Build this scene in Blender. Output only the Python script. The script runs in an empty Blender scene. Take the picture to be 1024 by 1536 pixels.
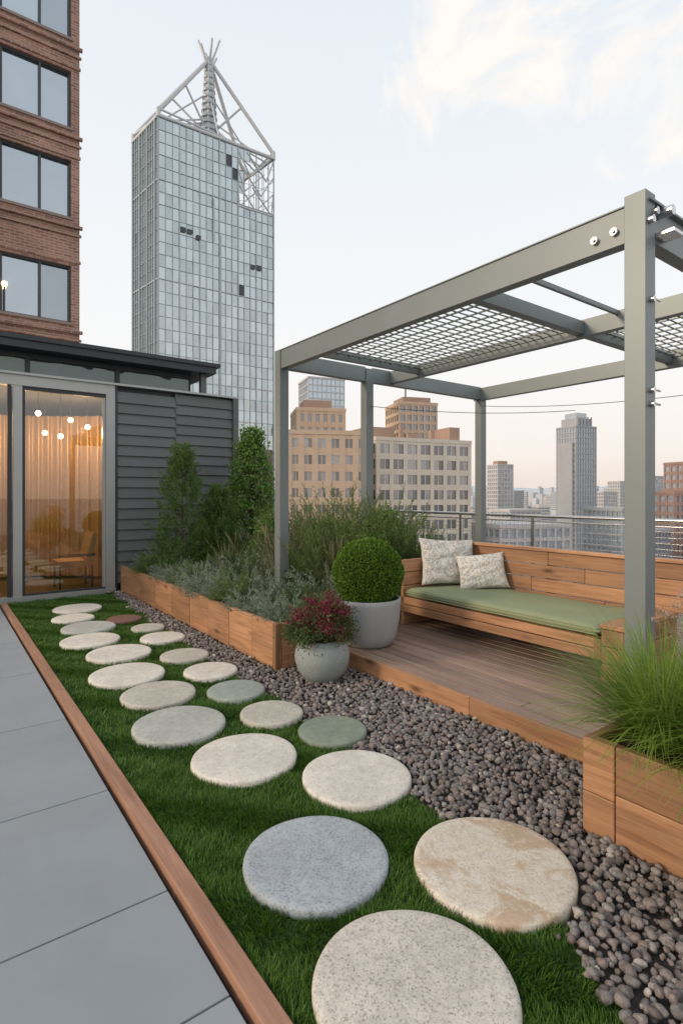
import bpy, math, random, bmesh
import numpy as np
from mathutils import Vector, Matrix
random.seed(7); rng=np.random.default_rng(7)
A=math.atan(612/823); CA,SA=math.cos(A),math.sin(A)
EYE=1.6
def W(r,d):            # site survey frame (right, forward) -> world XY
    return (CA*r+SA*d, -SA*r+CA*d)
scene=bpy.context.scene
# ------------------------------------------------------------------ materials
def nn(nt,t,**k):
    n=nt.nodes.new(t)
    for a,b in k.items(): setattr(n,a,b)
    return n
def base_mat(name):
    m=bpy.data.materials.new(name); m.use_nodes=True
    nt=m.node_tree; b=nt.nodes['Principled BSDF']
    return m,nt,b
def lk(nt,a,b): nt.links.new(a,b)
def math_n(nt,op,a,b=None):
    n=nn(nt,'ShaderNodeMath',operation=op)
    for i,v in enumerate((a,b)):
        if v is None: continue
        if isinstance(v,(int,float)): n.inputs[i].default_value=v
        else: lk(nt,v,n.inputs[i])
    return n.outputs[0]
def mix_c(nt,fac,a,b,bt='MIX'):
    n=nn(nt,'ShaderNodeMix',data_type='RGBA',blend_type=bt)
    for i,v in ((0,fac),(6,a),(7,b)):
        if isinstance(v,(int,float)): n.inputs[i].default_value=v
        elif isinstance(v,tuple): n.inputs[i].default_value=(*v,1)
        else: lk(nt,v,n.inputs[i])
    return n.outputs[2]
def coords(nt,scale=(1,1,1),island=0.0):
    tc=nn(nt,'ShaderNodeTexCoord'); v=tc.outputs['Object']
    if island:
        g=nn(nt,'ShaderNodeNewGeometry')
        s=nn(nt,'ShaderNodeVectorMath',operation='ADD'); lk(nt,v,s.inputs[0])
        k=math_n(nt,'MULTIPLY',g.outputs['Random Per Island'],island); lk(nt,k,s.inputs[1]); v=s.outputs[0]
    mp=nn(nt,'ShaderNodeMapping'); mp.inputs['Scale'].default_value=scale; lk(nt,v,mp.inputs[0])
    return mp.outputs[0]
def noise(nt,vec,scale,detail=4,rough=.55,dist=0):
    n=nn(nt,'ShaderNodeTexNoise'); n.inputs['Scale'].default_value=scale; n.inputs['Detail'].default_value=detail
    n.inputs['Roughness'].default_value=rough; n.inputs['Distortion'].default_value=dist
    lk(nt,vec,n.inputs['Vector']); return n.outputs['Fac']
def ramp(nt,f,stops):
    r=nn(nt,'ShaderNodeValToRGB'); e=r.color_ramp.elements
    while len(e)<len(stops): e.new(.5)
    for i,(p,c) in enumerate(stops):
        e[i].position=p; e[i].color=(*c,1) if isinstance(c,tuple) else (c,c,c,1)
    lk(nt,f,r.inputs[0]); return r.outputs[0]
def bump(nt,b,h,strength,dist=.01):
    n=nn(nt,'ShaderNodeBump'); n.inputs['Strength'].default_value=strength; n.inputs['Distance'].default_value=dist
    lk(nt,h,n.inputs['Height']); lk(nt,n.outputs[0],b.inputs['Normal'])
def M(name,col,rough=.6,metal=0,nscale=3,namt=.15,island=0,bscale=60,bstr=.15,bdist=.005,stretch=(1,1,1),stain=None):
    m,nt,b=base_mat(name)
    v=coords(nt,stretch)
    f=noise(nt,v,nscale,5)
    val=math_n(nt,'MULTIPLY_ADD',f,namt*2.5); val.node.inputs[2].default_value=1-namt*1.25
    if island:
        g=nn(nt,'ShaderNodeNewGeometry')
        k=math_n(nt,'MULTIPLY_ADD',g.outputs['Random Per Island'],island*2); k.node.inputs[2].default_value=-island
        val=math_n(nt,'ADD',val,k)
    h=nn(nt,'ShaderNodeHueSaturation'); h.inputs['Color'].default_value=(*col,1); lk(nt,val,h.inputs['Value'])
    out=h.outputs[0]
    if stain:
        fs=noise(nt,v,.9,6,.65,.5); out=mix_c(nt,math_n(nt,'MULTIPLY',ramp(nt,fs,[(.55,0.0),(.75,1.0)]),.35),out,stain)
    lk(nt,out,b.inputs['Base Color'])
    b.inputs['Roughness'].default_value=rough; b.inputs['Metallic'].default_value=metal
    if bstr: bump(nt,b,noise(nt,v,bscale,2),bstr,bdist)
    return m
def wood(name,c1,c2,axis,rough=.55,knots=.85,isl=.24):
    m,nt,b=base_mat(name)
    sc=[30,30,30]; sc[axis]=1.3
    v=coords(nt,tuple(sc),13.7)
    f=noise(nt,v,1.5,6,.6,.5)
    mid=tuple((x+y)/2 for x,y in zip(c1,c2))
    col=ramp(nt,f,[(.28,c2),(.44,mid),(.56,c1),(.72,mid)])
    sk=[6,6,6]; sk[axis]=2.0
    vk=coords(nt,tuple(sk),13.7)
    vo=nn(nt,'ShaderNodeTexVoronoi'); vo.inputs['Scale'].default_value=1.0; lk(nt,vk,vo.inputs['Vector'])
    kf=ramp(nt,vo.outputs['Distance'],[(.06,1.0),(.11,.55),(.22,0.0)])
    kf2=math_n(nt,'MULTIPLY',kf,knots)
    col=mix_c(nt,kf2,col,tuple(x*.28 for x in c2))
    sb=[5,5,5]; sb[axis]=.8
    big=noise(nt,coords(nt,tuple(sb),5),1.2,4)
    g=nn(nt,'ShaderNodeNewGeometry')
    k=math_n(nt,'MULTIPLY_ADD',g.outputs['Random Per Island'],isl*2); k.node.inputs[2].default_value=1-isl
    k2=math_n(nt,'MULTIPLY_ADD',big,1.1); k2.node.inputs[2].default_value=.45
    k=math_n(nt,'MULTIPLY',k,k2)
    h=nn(nt,'ShaderNodeHueSaturation'); lk(nt,col,h.inputs['Color']); lk(nt,k,h.inputs['Value'])
    lk(nt,h.outputs[0],b.inputs['Base Color']); b.inputs['Roughness'].default_value=rough
    bump(nt,b,f,.3,.003)
    return m
def leafmat(name,c1,c2,rough=.5,trans=.3):
    m,nt,b=base_mat(name)
    g=nn(nt,'ShaderNodeNewGeometry')
    c=mix_c(nt,g.outputs['Random Per Island'],c1,c2)
    lk(nt,c,b.inputs['Base Color']); b.inputs['Roughness'].default_value=rough
    b.inputs['Specular IOR Level'].default_value=.35
    t=nn(nt,'ShaderNodeBsdfTranslucent'); lk(nt,c,t.inputs['Color'])
    mx=nn(nt,'ShaderNodeMixShader'); mx.inputs[0].default_value=trans
    lk(nt,b.outputs[0],mx.inputs[1]); lk(nt,t.outputs[0],mx.inputs[2])
    lk(nt,mx.outputs[0],nt.nodes['Material Output'].inputs[0])
    return m
def stonemat(name,col,dark,stain=None,speck=.5):
    m,nt,b=base_mat(name)
    v=coords(nt)
    f=noise(nt,v,110,3,.75)
    k=ramp(nt,f,[(.36,dark),(.46,col),(.62,tuple(min(1,x*1.12) for x in col))])
    c=mix_c(nt,speck,col,k)
    f1=noise(nt,v,22,4,.7); c=mix_c(nt,1.0,c,ramp(nt,f1,[(.32,.84),(.55,1.03)]),'MULTIPLY')
    f2=noise(nt,v,3.2,5,.6,.6)
    kk=ramp(nt,f2,[(.3,.84),(.6,1.05)])
    c=mix_c(nt,1.0,c,kk,'MULTIPLY')
    if stain:
        f3=noise(nt,v,3.1,7,.7,.5)
        c=mix_c(nt,math_n(nt,'MULTIPLY',ramp(nt,f3,[(.50,0.0),(.58,1.0)]),.7),c,stain)
    lk(nt,c,b.inputs['Base Color']); b.inputs['Roughness'].default_value=.85
    bump(nt,b,noise(nt,v,120,3,.7),.6,.005)
    return m
def glass_see(name,tint,refl,rough=.01):
    m,nt,b=base_mat(name); nt.nodes.remove(b)
    t=nn(nt,'ShaderNodeBsdfTransparent'); t.inputs[0].default_value=(*tint,1)
    g=nn(nt,'ShaderNodeBsdfGlossy'); g.inputs['Roughness'].default_value=rough; g.inputs[0].default_value=(.95,.97,1,1)
    lw=nn(nt,'ShaderNodeLayerWeight'); lw.inputs[0].default_value=.25
    k=math_n(nt,'MULTIPLY_ADD',lw.outputs['Fresnel'],.7); k.node.inputs[2].default_value=refl; k.node.use_clamp=True
    mx=nn(nt,'ShaderNodeMixShader'); lk(nt,k,mx.inputs[0]); lk(nt,t.outputs[0],mx.inputs[1]); lk(nt,g.outputs[0],mx.inputs[2])
    lk(nt,mx.outputs[0],nt.nodes['Material Output'].inputs[0]); return m
def glass_win(name,dark,refl,rcol=(.8,.88,.95),rough=.04,isl=.5,wav=.02,ws=.8):
    """opaque window glass: dark room + reflection, each pane a little different"""
    m,nt,b=base_mat(name)
    g=nn(nt,'ShaderNodeNewGeometry')
    h=nn(nt,'ShaderNodeHueSaturation'); h.inputs['Color'].default_value=(*dark,1)
    k=math_n(nt,'MULTIPLY_ADD',g.outputs['Random Per Island'],isl*2); k.node.inputs[2].default_value=1-isl
    f=noise(nt,coords(nt),.9,3,.6,.8)
    k=math_n(nt,'MULTIPLY',k,math_n(nt,'MULTIPLY',f,2.0))
    lk(nt,k,h.inputs['Value']); lk(nt,h.outputs[0],b.inputs['Base Color']); b.inputs['Roughness'].default_value=.5
    gl=nn(nt,'ShaderNodeBsdfGlossy'); gl.inputs[0].default_value=(*rcol,1); gl.inputs['Roughness'].default_value=rough
    bp=nn(nt,'ShaderNodeBump'); bp.inputs['Strength'].default_value=1; bp.inputs['Distance'].default_value=wav
    lk(nt,noise(nt,coords(nt),ws,2),bp.inputs['Height']); lk(nt,bp.outputs[0],gl.inputs['Normal'])
    mx=nn(nt,'ShaderNodeMixShader'); 
    kk=math_n(nt,'MULTIPLY_ADD',g.outputs['Random Per Island'],.2); kk.node.inputs[2].default_value=refl-.1; kk.node.use_clamp=True
    lk(nt,kk,mx.inputs[0]); lk(nt,b.outputs[0],mx.inputs[1]); lk(nt,gl.outputs[0],mx.inputs[2])
    lk(nt,mx.outputs[0],nt.nodes['Material Output'].inputs[0]); return m
def emis(name,col,s):
    m,nt,b=base_mat(name); b.inputs['Emission Color'].default_value=(*col,1); b.inputs['Emission Strength'].default_value=s
    return m
# ------------------------------------------------------------------ mesh builder
class MB:
    def __init__(s): s.ch=[]; s.mats=[]
    def mi(s,m):
        if m not in s.mats: s.mats.append(m)
        return s.mats.index(m)
    def add(s,v,f,m,smooth=False):
        s.ch.append((np.asarray(v,float).reshape(-1,3),np.asarray(f,np.int64),s.mi(m),smooth))
    def box(s,a,b,m,rot=None,piv=None):
        x0,y0,z0=a; x1,y1,z1=b
        v=np.array([(x0,y0,z0),(x1,y0,z0),(x1,y1,z0),(x0,y1,z0),(x0,y0,z1),(x1,y0,z1),(x1,y1,z1),(x0,y1,z1)],float)
        if rot is not None:
            p=np.array(piv if piv is not None else v.mean(0)); R=np.array(rot.to_3x3()); v=(v-p)@R.T+p
        s.add(v,[(0,3,2,1),(4,5,6,7),(0,1,5,4),(1,2,6,5),(2,3,7,6),(3,0,4,7)],m)
    def tube(s,p0,p1,r0,m,r1=None,n=10,smooth=True,caps=True):
        r1=r0 if r1 is None else r1
        p0=np.array(p0,float);p1=np.array(p1,float); d=p1-p0; L=np.linalg.norm(d)
        if L<1e-6: return
        d/=L; u=np.cross(d,[0,0,1.0]); 
        if np.linalg.norm(u)<1e-3: u=np.array([1.0,0,0])
        u/=np.linalg.norm(u); w=np.cross(d,u)
        a=np.arange(n)*2*np.pi/n+np.pi/n; c=np.outer(np.cos(a),u)+np.outer(np.sin(a),w)
        v=np.vstack([p0+c*r0,p1+c*r1]); i=np.arange(n); j=(i+1)%n
        s.add(v,np.stack([j,i,i+n,j+n],1),m,smooth)
        if caps:
            s.add(p0+c*r0,[list(range(n))],m); s.add(p1+c*r1,[list(range(n))[::-1]],m)
    def lathe(s,prof,c,m,n=48,wob=0,smooth=True,seed=0):
        r=np.random.default_rng(seed); a=np.arange(n)*2*np.pi/n
        k=1+wob*(np.sin(2*a+r.uniform(0,6))+.6*np.sin(3*a+r.uniform(0,6))+.4*np.sin(5*a+r.uniform(0,6)))
        V=[];F=[]
        for q,(rr,z) in enumerate(prof):
            V.append(np.stack([c[0]+rr*k*np.cos(a),c[1]+rr*k*np.sin(a),np.full(n,c[2]+z)],1))
        i=np.arange(n); j=(i+1)%n
        for q in range(len(prof)-1):
            F.append(np.stack([q*n+i,q*n+j,(q+1)*n+j,(q+1)*n+i],1))
        s.add(np.vstack(V),np.vstack(F),m,smooth)
    def mesh(s,name):
        me=bpy.data.meshes.new(name)
        V=np.vstack([c[0] for c in s.ch]); off=0; loops=[];tot=[];mi=[];sm=[]
        for v,f,i,smo in s.ch:
            loops.append((f+off).ravel()); tot.append(np.full(len(f),f.shape[1])); mi.append(np.full(len(f),i)); sm.append(np.full(len(f),smo)); off+=len(v)
        loops=np.concatenate(loops);tot=np.concatenate(tot);mi=np.concatenate(mi);sm=np.concatenate(sm)
        me.vertices.add(len(V)); me.vertices.foreach_set('co',V.astype(np.float32).ravel())
        me.loops.add(len(loops)); me.loops.foreach_set('vertex_index',loops.astype(np.int32))
        me.polygons.add(len(tot)); st=np.concatenate([[0],np.cumsum(tot)[:-1]])
        me.polygons.foreach_set('loop_start',st.astype(np.int32)); me.polygons.foreach_set('loop_total',tot.astype(np.int32))
        me.polygons.foreach_set('material_index',mi.astype(np.int32)); me.polygons.foreach_set('use_smooth',sm.astype(bool))
        for m in s.mats: me.materials.append(m)
        me.update(calc_edges=True); me.validate(); return me
    def build(s,name,loc=(0,0,0),rotz=0,bevel=0,seg=2):
        o=bpy.data.objects.new(name,s.mesh(name)); scene.collection.objects.link(o)
        o.location=loc; o.rotation_euler=(0,0,rotz)
        if bevel:
            b=o.modifiers.new('bevel','BEVEL'); b.width=bevel; b.segments=seg; b.limit_method='ANGLE'
        return o
def inst(name,me,loc,rz=0,sc=1):
    o=bpy.data.objects.new(name,me); scene.collection.objects.link(o); o.location=loc; o.rotation_euler=(0,0,rz)
    o.scale=(sc,sc,sc) if isinstance(sc,(int,float)) else sc; return o
def blades(base,az,L,w,lean,curl,nseg):
    N=len(base); t=np.linspace(0,1,nseg+1); h=np.stack([np.cos(az),np.sin(az),np.zeros(N)],1)
    sd=np.stack([-np.sin(az),np.cos(az),np.zeros(N)],1); p=base.copy(); V=np.zeros((N,nseg+1,2,3))
    for i in range(nseg+1):
        ww=(w*(1-t[i]**1.6)*.5+.0003)[:,None]
        V[:,i,0]=p-sd*ww; V[:,i,1]=p+sd*ww
        th=lean+curl*(t[i]+.5/nseg)
        p=p+(L/nseg)[:,None]*(h*np.sin(th)[:,None]+np.array([0,0,1.0])*np.cos(th)[:,None])
    idx=np.arange(N)[:,None]*(nseg+1)*2
    F=np.concatenate([idx+np.array([[2*i,2*i+1,2*i+3,2*i+2]]) for i in range(nseg)],0)
    return V.reshape(-1,3),F
def unit(v): return v/(np.linalg.norm(v,axis=1,keepdims=True)+1e-9)
def leaves(c,d,L,w,r=rng):
    N=len(c); d=unit(d); s=unit(np.cross(d,r.normal(size=(N,3)))); L=np.broadcast_to(L,N)[:,None]; w=np.broadcast_to(w,N)[:,None]
    V=np.stack([c,c+d*L*.5+s*w*.5,c+d*L,c+d*L*.5-s*w*.5],1)
    return V.reshape(-1,3),np.arange(N*4).reshape(N,4)
# ------------------------------------------------------------------ palette
m_pave=M('paving_concrete',(.295,.318,.335),.7,nscale=1.6,namt=.16,island=.05,bscale=250,bstr=.25,bdist=.002,stain=(.30,.27,.24))
m_slab=M('roof_slab',(.06,.06,.06),.9)
m_soil=M('soil',(.035,.026,.02),.95,bscale=60,bstr=.8,bdist=.02)
m_turfbase=M('turf_base',(.03,.07,.012),.95,bscale=90,bstr=.8,bdist=.01)
m_grav0=M('gravel_base',(.07,.06,.055),.95,bscale=60,bstr=1,bdist=.02)
c1,c2=(.43,.225,.115),(.27,.125,.06)
m_ced_y=wood('cedar_along_y',c1,c2,1)
m_ced_x=wood('cedar_along_x',c1,c2,0)
m_ced_z=wood('cedar_upright',(.37,.19,.095),(.23,.105,.05),2)
m_edge=wood('edging_wood',(.37,.195,.125),(.26,.13,.08),1,knots=.3,isl=.1)
m_deck=wood('deck_boards',(.31,.205,.155),(.205,.13,.098),1,rough=.5,knots=.25,isl=.2)
m_steel=M('pergola_steel',(.205,.23,.228),.42,.2,nscale=2,namt=.08,bstr=0)
m_chrome=M('bright_steel',(.62,.62,.62),.25,1,nscale=5,namt=.05,bstr=0)
m_alu=M('door_aluminium',(.40,.41,.40),.4,.4,nscale=2,namt=.08,bstr=0)
m_dark=M('dark_metal',(.04,.045,.05),.45,.3,namt=.1,bstr=0)
m_louv=M('louvre_grey',(.125,.132,.13),.5,.1,nscale=1.5,namt=.14,island=.06,bstr=0)
m_pot=M('pot_grey_stone',(.35,.36,.36),.7,nscale=4,namt=.14,bscale=80,bstr=.2)
m_pot2=M('pot_speckled',(.29,.32,.305),.7,nscale=60,namt=.25,bscale=120,bstr=.3)
m_cush=M('green_cushion_fabric',(.29,.325,.185),.9,nscale=2.5,namt=.09,bscale=350,bstr=.3,bdist=.002)
# ------------------------------------------------------------------ terrace, paving, lawn, gravel
b=MB(); b.box((-9,-7,-62),(7.6,9.6,-.05),m_slab); b.box((-9,9.6,-62),(4.7,30,-.055),m_slab)
b.build('rooftop_terrace')
b=MB()
ys=[-2.4,-1.2,-.1,.85,1.62,2.2,3.14,4.32,5.6,6.9,8.2,9.5]
for i in range(len(ys)-1):
    for j in range(4):
        b.box((.765-1.5*(j+1)+.004,ys[i]+.004,-.045),(.765-1.5*j-.004,ys[i+1]-.004,0),m_pave)
b.build('paving_slabs',bevel=.003)
b=MB()
for y0,y1 in ((-2.4,1.35),(1.352,4.9),(4.902,9.3)): b.box((.785,y0,-.045),(.86,y1,.028),m_edge)
b.build('wood_lawn_edging',bevel=.004)
gY=[-3,.5,.82,1.07,1.5,2.08,3,3.84,5,6.5,8.6,9.6]; gX=[1.5,1.6,1.68,1.78,1.9,2.0,2.1,2.13,2.14,2.18,2.28,2.3]
def gb(y): return np.interp(y,gY,gX)+.025*np.sin(y*7)+.02*np.sin(y*17+1)
stones=[(1.231,1.266,.65,'a'),(1.907,1.487,.67,'b'),(1.327,1.966,.62,'blue'),(1.893,2.406,.61,'w'),(1.498,2.985,.62,'w'),
(1.353,3.678,.62,'gr'),(2.135,2.973,.46,'green'),(1.953,3.469,.45,'a2'),(1.428,4.333,.57,'a2'),(1.953,4.042,.46,'green2'),
(1.363,4.966,.63,'w'),(1.988,4.627,.47,'w'),(1.482,5.687,.6,'w'),(1.974,5.222,.46,'a2'),(1.364,6.372,.6,'w'),(2.026,6.018,.47,'w'),
(1.477,6.999,.6,'gr'),(2.038,6.569,.38,'a2'),(1.429,7.632,.5,'w'),(1.944,7.208,.42,'br'),(1.6,8.25,.62,'w')]
SM={'a':stonemat('stone_speckled',(.64,.58,.50),(.26,.21,.17),speck=.8),'a2':stonemat('stone_beige',(.54,.50,.42),(.3,.26,.2),speck=.6),'b':stonemat('stone_stained',(.72,.64,.53),(.38,.30,.23),stain=(.46,.29,.17),speck=.5),
'blue':stonemat('stone_blue_granite',(.40,.425,.445),(.20,.225,.25),speck=.9),'w':stonemat('stone_cream',(.72,.66,.57),(.42,.36,.30),speck=.5),
'gr':stonemat('stone_grey',(.46,.46,.41),(.28,.28,.26),speck=.5),'green':stonemat('stone_green',(.245,.285,.22),(.15,.18,.14),speck=.4),
'green2':stonemat('stone_green_grey',(.35,.38,.33),(.2,.22,.19),speck=.4),'br':stonemat('stone_brown',(.20,.10,.07),(.1,.05,.035),speck=.4)}
for i,(x,y,D,k) in enumerate(stones):
    b=MB(); R=D/2
    b.lathe([(R*.97,-.03),(R,-.01),(R,.028),(R-.004,.036),(R-.012,.040),(R*.9,.041),(R*.5,.0415),(.001,.042)],(0,0,0),SM[k],n=72,wob=.008,seed=i)
    b.build('stepping_stone',loc=(x,y,0),rotz=i*1.3)
def free(x,y,pad):
    ok=np.ones(len(x),bool)
    for sx,sy,D,k in stones: ok&=((x-sx)**2+(y-sy)**2)>(D/2+pad)**2
    return ok
m_turf=leafmat('turf_blades',(.028,.085,.008),(.135,.25,.032),.5,.25)
b=MB()
yy=np.linspace(-2.4,9.35,60); V=[];
for y in yy: V+= [(.862,y,-.002),(gb(y)+.03,y,-.002)]
b.add(V,[(2*i,2*i+1,2*i+3,2*i+2) for i in range(len(yy)-1)],m_turfbase)
for (y0,y1,n,w,L0,L1) in ((.2,3.2,130000,.0036,.022,.044),(3.2,9.35,80000,.0068,.022,.042),(-2.4,.2,12000,.007,.022,.042)):
    y=rng.uniform(y0,y1,n); x=rng.uniform(.868,2.35,n); edge=gb(y)+rng.normal(0,.018,n)
    k=(x<edge)&free(x,y,-.006); x=x[k];y=y[k];n=len(x)
    base=np.stack([x,y,np.full(n,-.004)],1)
    L=rng.uniform(L0,L1,n)*(1+.3*np.sin(x*19+3*np.sin(y*9))*np.sin(y*17))
    v,f=blades(base,rng.uniform(0,2*np.pi,n)*.6+2.5*np.sin(x*8+y*7),L,w*rng.uniform(.7,1.2,n),rng.uniform(0,.6,n),rng.uniform(0,1.0,n),2)
    b.add(v,f,m_turf,True)
b.build('grass_lawn')
# gravel
m_peb,nt,bs=base_mat('lava_pebbles')
g=nn(nt,'ShaderNodeNewGeometry')
c=ramp(nt,g.outputs['Random Per Island'],[(0,(.12,.10,.095)),(.2,(.21,.17,.155)),(.4,(.30,.25,.225)),(.55,(.22,.21,.21)),(.7,(.27,.205,.175)),(.85,(.20,.185,.18)),(.95,(.36,.32,.29)),(1,(.52,.46,.41))])
f=noise(nt,coords(nt),60,3,.7); c=mix_c(nt,1.0,c,ramp(nt,f,[(.3,.6),(.7,1.25)]),'MULTIPLY')
lk(nt,c,bs.inputs['Base Color']); bs.inputs['Roughness'].default_value=.85; bump(nt,bs,noise(nt,coords(nt),150,3,.7),.7,.005)
bm=bmesh.new(); bmesh.ops.create_icosphere(bm,subdivisions=2,radius=1); bm.verts.ensure_lookup_table()
iv=np.array([v.co[:] for v in bm.verts]); iF=np.array([[v.index for v in f.verts] for f in bm.faces]); bm.free()
def pebbles(b,x,y,z,r,mat):
    N=len(x); nv=len(iv)
    var=[]
    for k in range(12):
        rr=np.random.default_rng(k); q=iv.copy(); d=1+sum(.11*np.sin(q@rr.normal(size=3)*2.4+rr.uniform(0,6))for _ in range(4))+rr.normal(0,.028,(len(q)))
        q=q*d[:,None]*np.array([1,rr.uniform(.75,1),rr.uniform(.65,.9)]); var.append(q)
    var=np.array(var)[rng.integers(0,12,N)]
    a=rng.uniform(0,2*np.pi,N); tl=rng.normal(0,.6,N)
    ca,sa=np.cos(a)[:,None],np.sin(a)[:,None]; ct,st=np.cos(tl)[:,None],np.sin(tl)[:,None]
    X,Y,Z=var[...,0],var[...,1],var[...,2]
    Y,Z=Y*ct-Z*st,Y*st+Z*ct; X,Y=X*ca-Y*sa,X*sa+Y*ca
    P=np.stack([X,Y,Z],2)*r[:,None,None]+np.stack([x,y,z],1)[:,None,:]
    b.add(P.reshape(-1,3),(iF[None]+np.arange(N)[:,None,None]*nv).reshape(-1,3),mat,True)
b=MB(); b.box((1.2,-2.4,-.045),(3.06,9.45,-.012),m_grav0)
for (y0,y1,sp,r0,r1) in ((.1,3.2,.030,.011,.025),(3.2,9.45,.035,.013,.024),(-2.4,.1,.05,.02,.03)):
    gx,gy=np.meshgrid(np.arange(1.4,3.07,sp),np.arange(y0,y1,sp)); x=gx.ravel()+rng.normal(0,sp*.3,gx.size); y=gy.ravel()+rng.normal(0,sp*.3,gx.size)
    k=(x>gb(y)+rng.normal(.004,.022,len(x)))&free(x,y,.012)&(x<3.062)
    k&=~((x>2.47)&((y>4.33)|(y<1.42)))
    x=x[k];y=y[k]; r=r0+(r1-r0)*rng.uniform(0,1,len(x))**1.6
    z=rng.uniform(0,.020,len(x))+.3*r
    pebbles(b,x,y,z,r,m_peb)
b.build('gravel_bed')
# ------------------------------------------------------------------ deck
b=MB(); b.box((3.1,-2.2,-.04),(7.3,4.7,.09),m_slab)
x=3.104; j=0
while x<7.2:
    cuts=[-2.2,random.uniform(.2,3.4),4.72]; dz=random.uniform(-.0015,.0015)
    b.box((x,cuts[0],.12),(x+.110,cuts[1]-.002,.15+dz),m_deck); b.box((x,cuts[1]+.002,.12),(x+.110,cuts[2],.15-dz),m_deck)
    x+=.124; j+=1
b.box((3.066,-2.2,.002),(3.1,2.6,.153),m_ced_y); b.box((3.066,2.603,.002),(3.1,4.73,.153),m_ced_y); b.box((3.066,4.732,.002),(7.3,4.76,.15),m_ced_x)
b.build('wooden_deck',bevel=.003)
# ------------------------------------------------------------------ planters
def planter_left():
    b=MB(); H=.42
    b.box((2.49,4.35,0),(2.56,4.41,H+.004),m_ced_z)
    seg=[4.41,4.83,5.35,5.9,6.45,7.1,7.75,8.4,8.95,9.5]
    for i,(a,c) in enumerate(zip(seg[:-1],seg[1:])): b.box((2.5+.002*(i%2),a+.003,.0),(2.55,c-.003,H-.003*(i%3)),m_ced_y)
    b.box((2.562,4.352,0),(3.06,4.398,H-.16),m_ced_x); b.box((2.562,4.352,H-.156),(3.06,4.398,H),m_ced_x)
    b.box((3.02,4.402,0),(3.06,4.76,H),m_ced_y)
    b.box((3.062,4.765,0),(6.9,4.81,H),m_ced_x); b.box((6.86,4.812,0),(6.9,9.5,H),m_ced_y)
    b.box((2.552,4.40,-.03),(3.018,9.49,H-.05),m_soil); b.box((3.018,4.812,-.03),(6.858,9.49,H-.052),m_soil)
    b.build('wooden_planter_bed',bevel=.004)
planter_left()
b=MB(); H=.455
b.box((2.475,1.26,0),(2.53,1.41,.2),m_ced_y); b.box((2.475,1.26,.203),(2.53,1.41,H),m_ced_y)
for a,c in ((-2.2,-.5),(-.496,1.257)):
    b.box((2.48,a,0),(2.525,c,.235),m_ced_y); b.box((2.48,a,.239),(2.525,c,H),m_ced_y)
b.box((2.532,1.365,0),(3.06,1.408,H-.003),m_ced_x); b.box((3.02,-2.2,0),(3.06,1.362,H-.004),m_ced_y)
b.box((2.526,-2.2,-.03),(3.018,1.362,H-.05),m_soil); b.build('wooden_planter_box',bevel=.005)
# ------------------------------------------------------------------ bench
b=MB()
b.box((4.20,2.24,.30),(4.235,4.50,.378),m_ced_y); b.box((4.206,2.24,.385),(4.235,4.50,.462),m_ced_y)
for k in range(6): b.box((4.24+k*.148,2.24,.43),(4.38+k*.148,4.5,.46),m_ced_y)
for y in (2.4,3.35,4.3): b.box((4.62,y-.04,.15),(5.1,y+.04,.43),m_dark)
z=.30
for k in range(5):
    y0=1.0 if k>1 else 2.2
    ym=(3.1,2.7,3.5,2.9,3.3)[k]
    b.box((5.125+.003*(k%2),y0,z),(5.16,ym-.002,z+.134),m_ced_y); b.box((5.125+.003*(k%2),ym+.002,z),(5.16,4.58,z+.134),m_ced_y); z+=.142
b.box((5.09,.98,z),(5.2,4.60,z+.03),m_ced_y)
for y in (1.1,2.2,3.3,4.4): b.box((5.162,y-.045,.15),(5.23,y+.045,z-.002),m_ced_z)
for k,zz in enumerate((.15,.30,.445,.59,.735)): b.box((4.203,4.502,zz),(5.122,4.54,zz+.136),m_ced_x)
for k,zz in enumerate((.15,.285,.42)): b.box((4.19,2.06+k*.001,zz),(5.12,2.235,zz+.129),m_ced_x)
b.box((4.18,2.05,.556),(5.12,2.245,.59),m_ced_x)
b.box((4.197,2.242,.31),(4.26,2.30,.462),m_ced_z)
bench=b.build('wooden_bench',bevel=.005)
b=MB(); n=60
u=np.linspace(-1,1,n); U,V_=np.meshgrid(u,u,indexing='ij')
prof=(np.clip(1-np.abs(U)**16,0,1)**.35)*(np.clip(1-np.abs(V_)**30,0,1)**.35)
hz=.05*prof+.004*np.sin(U*5)*np.sin(V_*9)*prof
X=4.665+.455*U; Y=3.37+1.11*V_
for sgn in (1,-1):
    P=np.stack([X,Y,.515+sgn*hz],2).reshape(-1,3); i,j_=np.meshgrid(np.arange(n-1),np.arange(n-1),indexing='ij'); q=(i*n+j_).ravel()
    F=np.stack([q,q+n,q+n+1,q+1],1); F=F if sgn>0 else F[:,::-1]
    b.add(P,F,m_cush,True)
for zz in (.535,.49):
    for p0,p1 in (((4.212,2.28,zz),(4.212,4.46,zz)),): b.tube(p0,p1,.005,m_cush,n=6)
cu=b.build('seat_cushion'); cu.parent=bench
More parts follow.
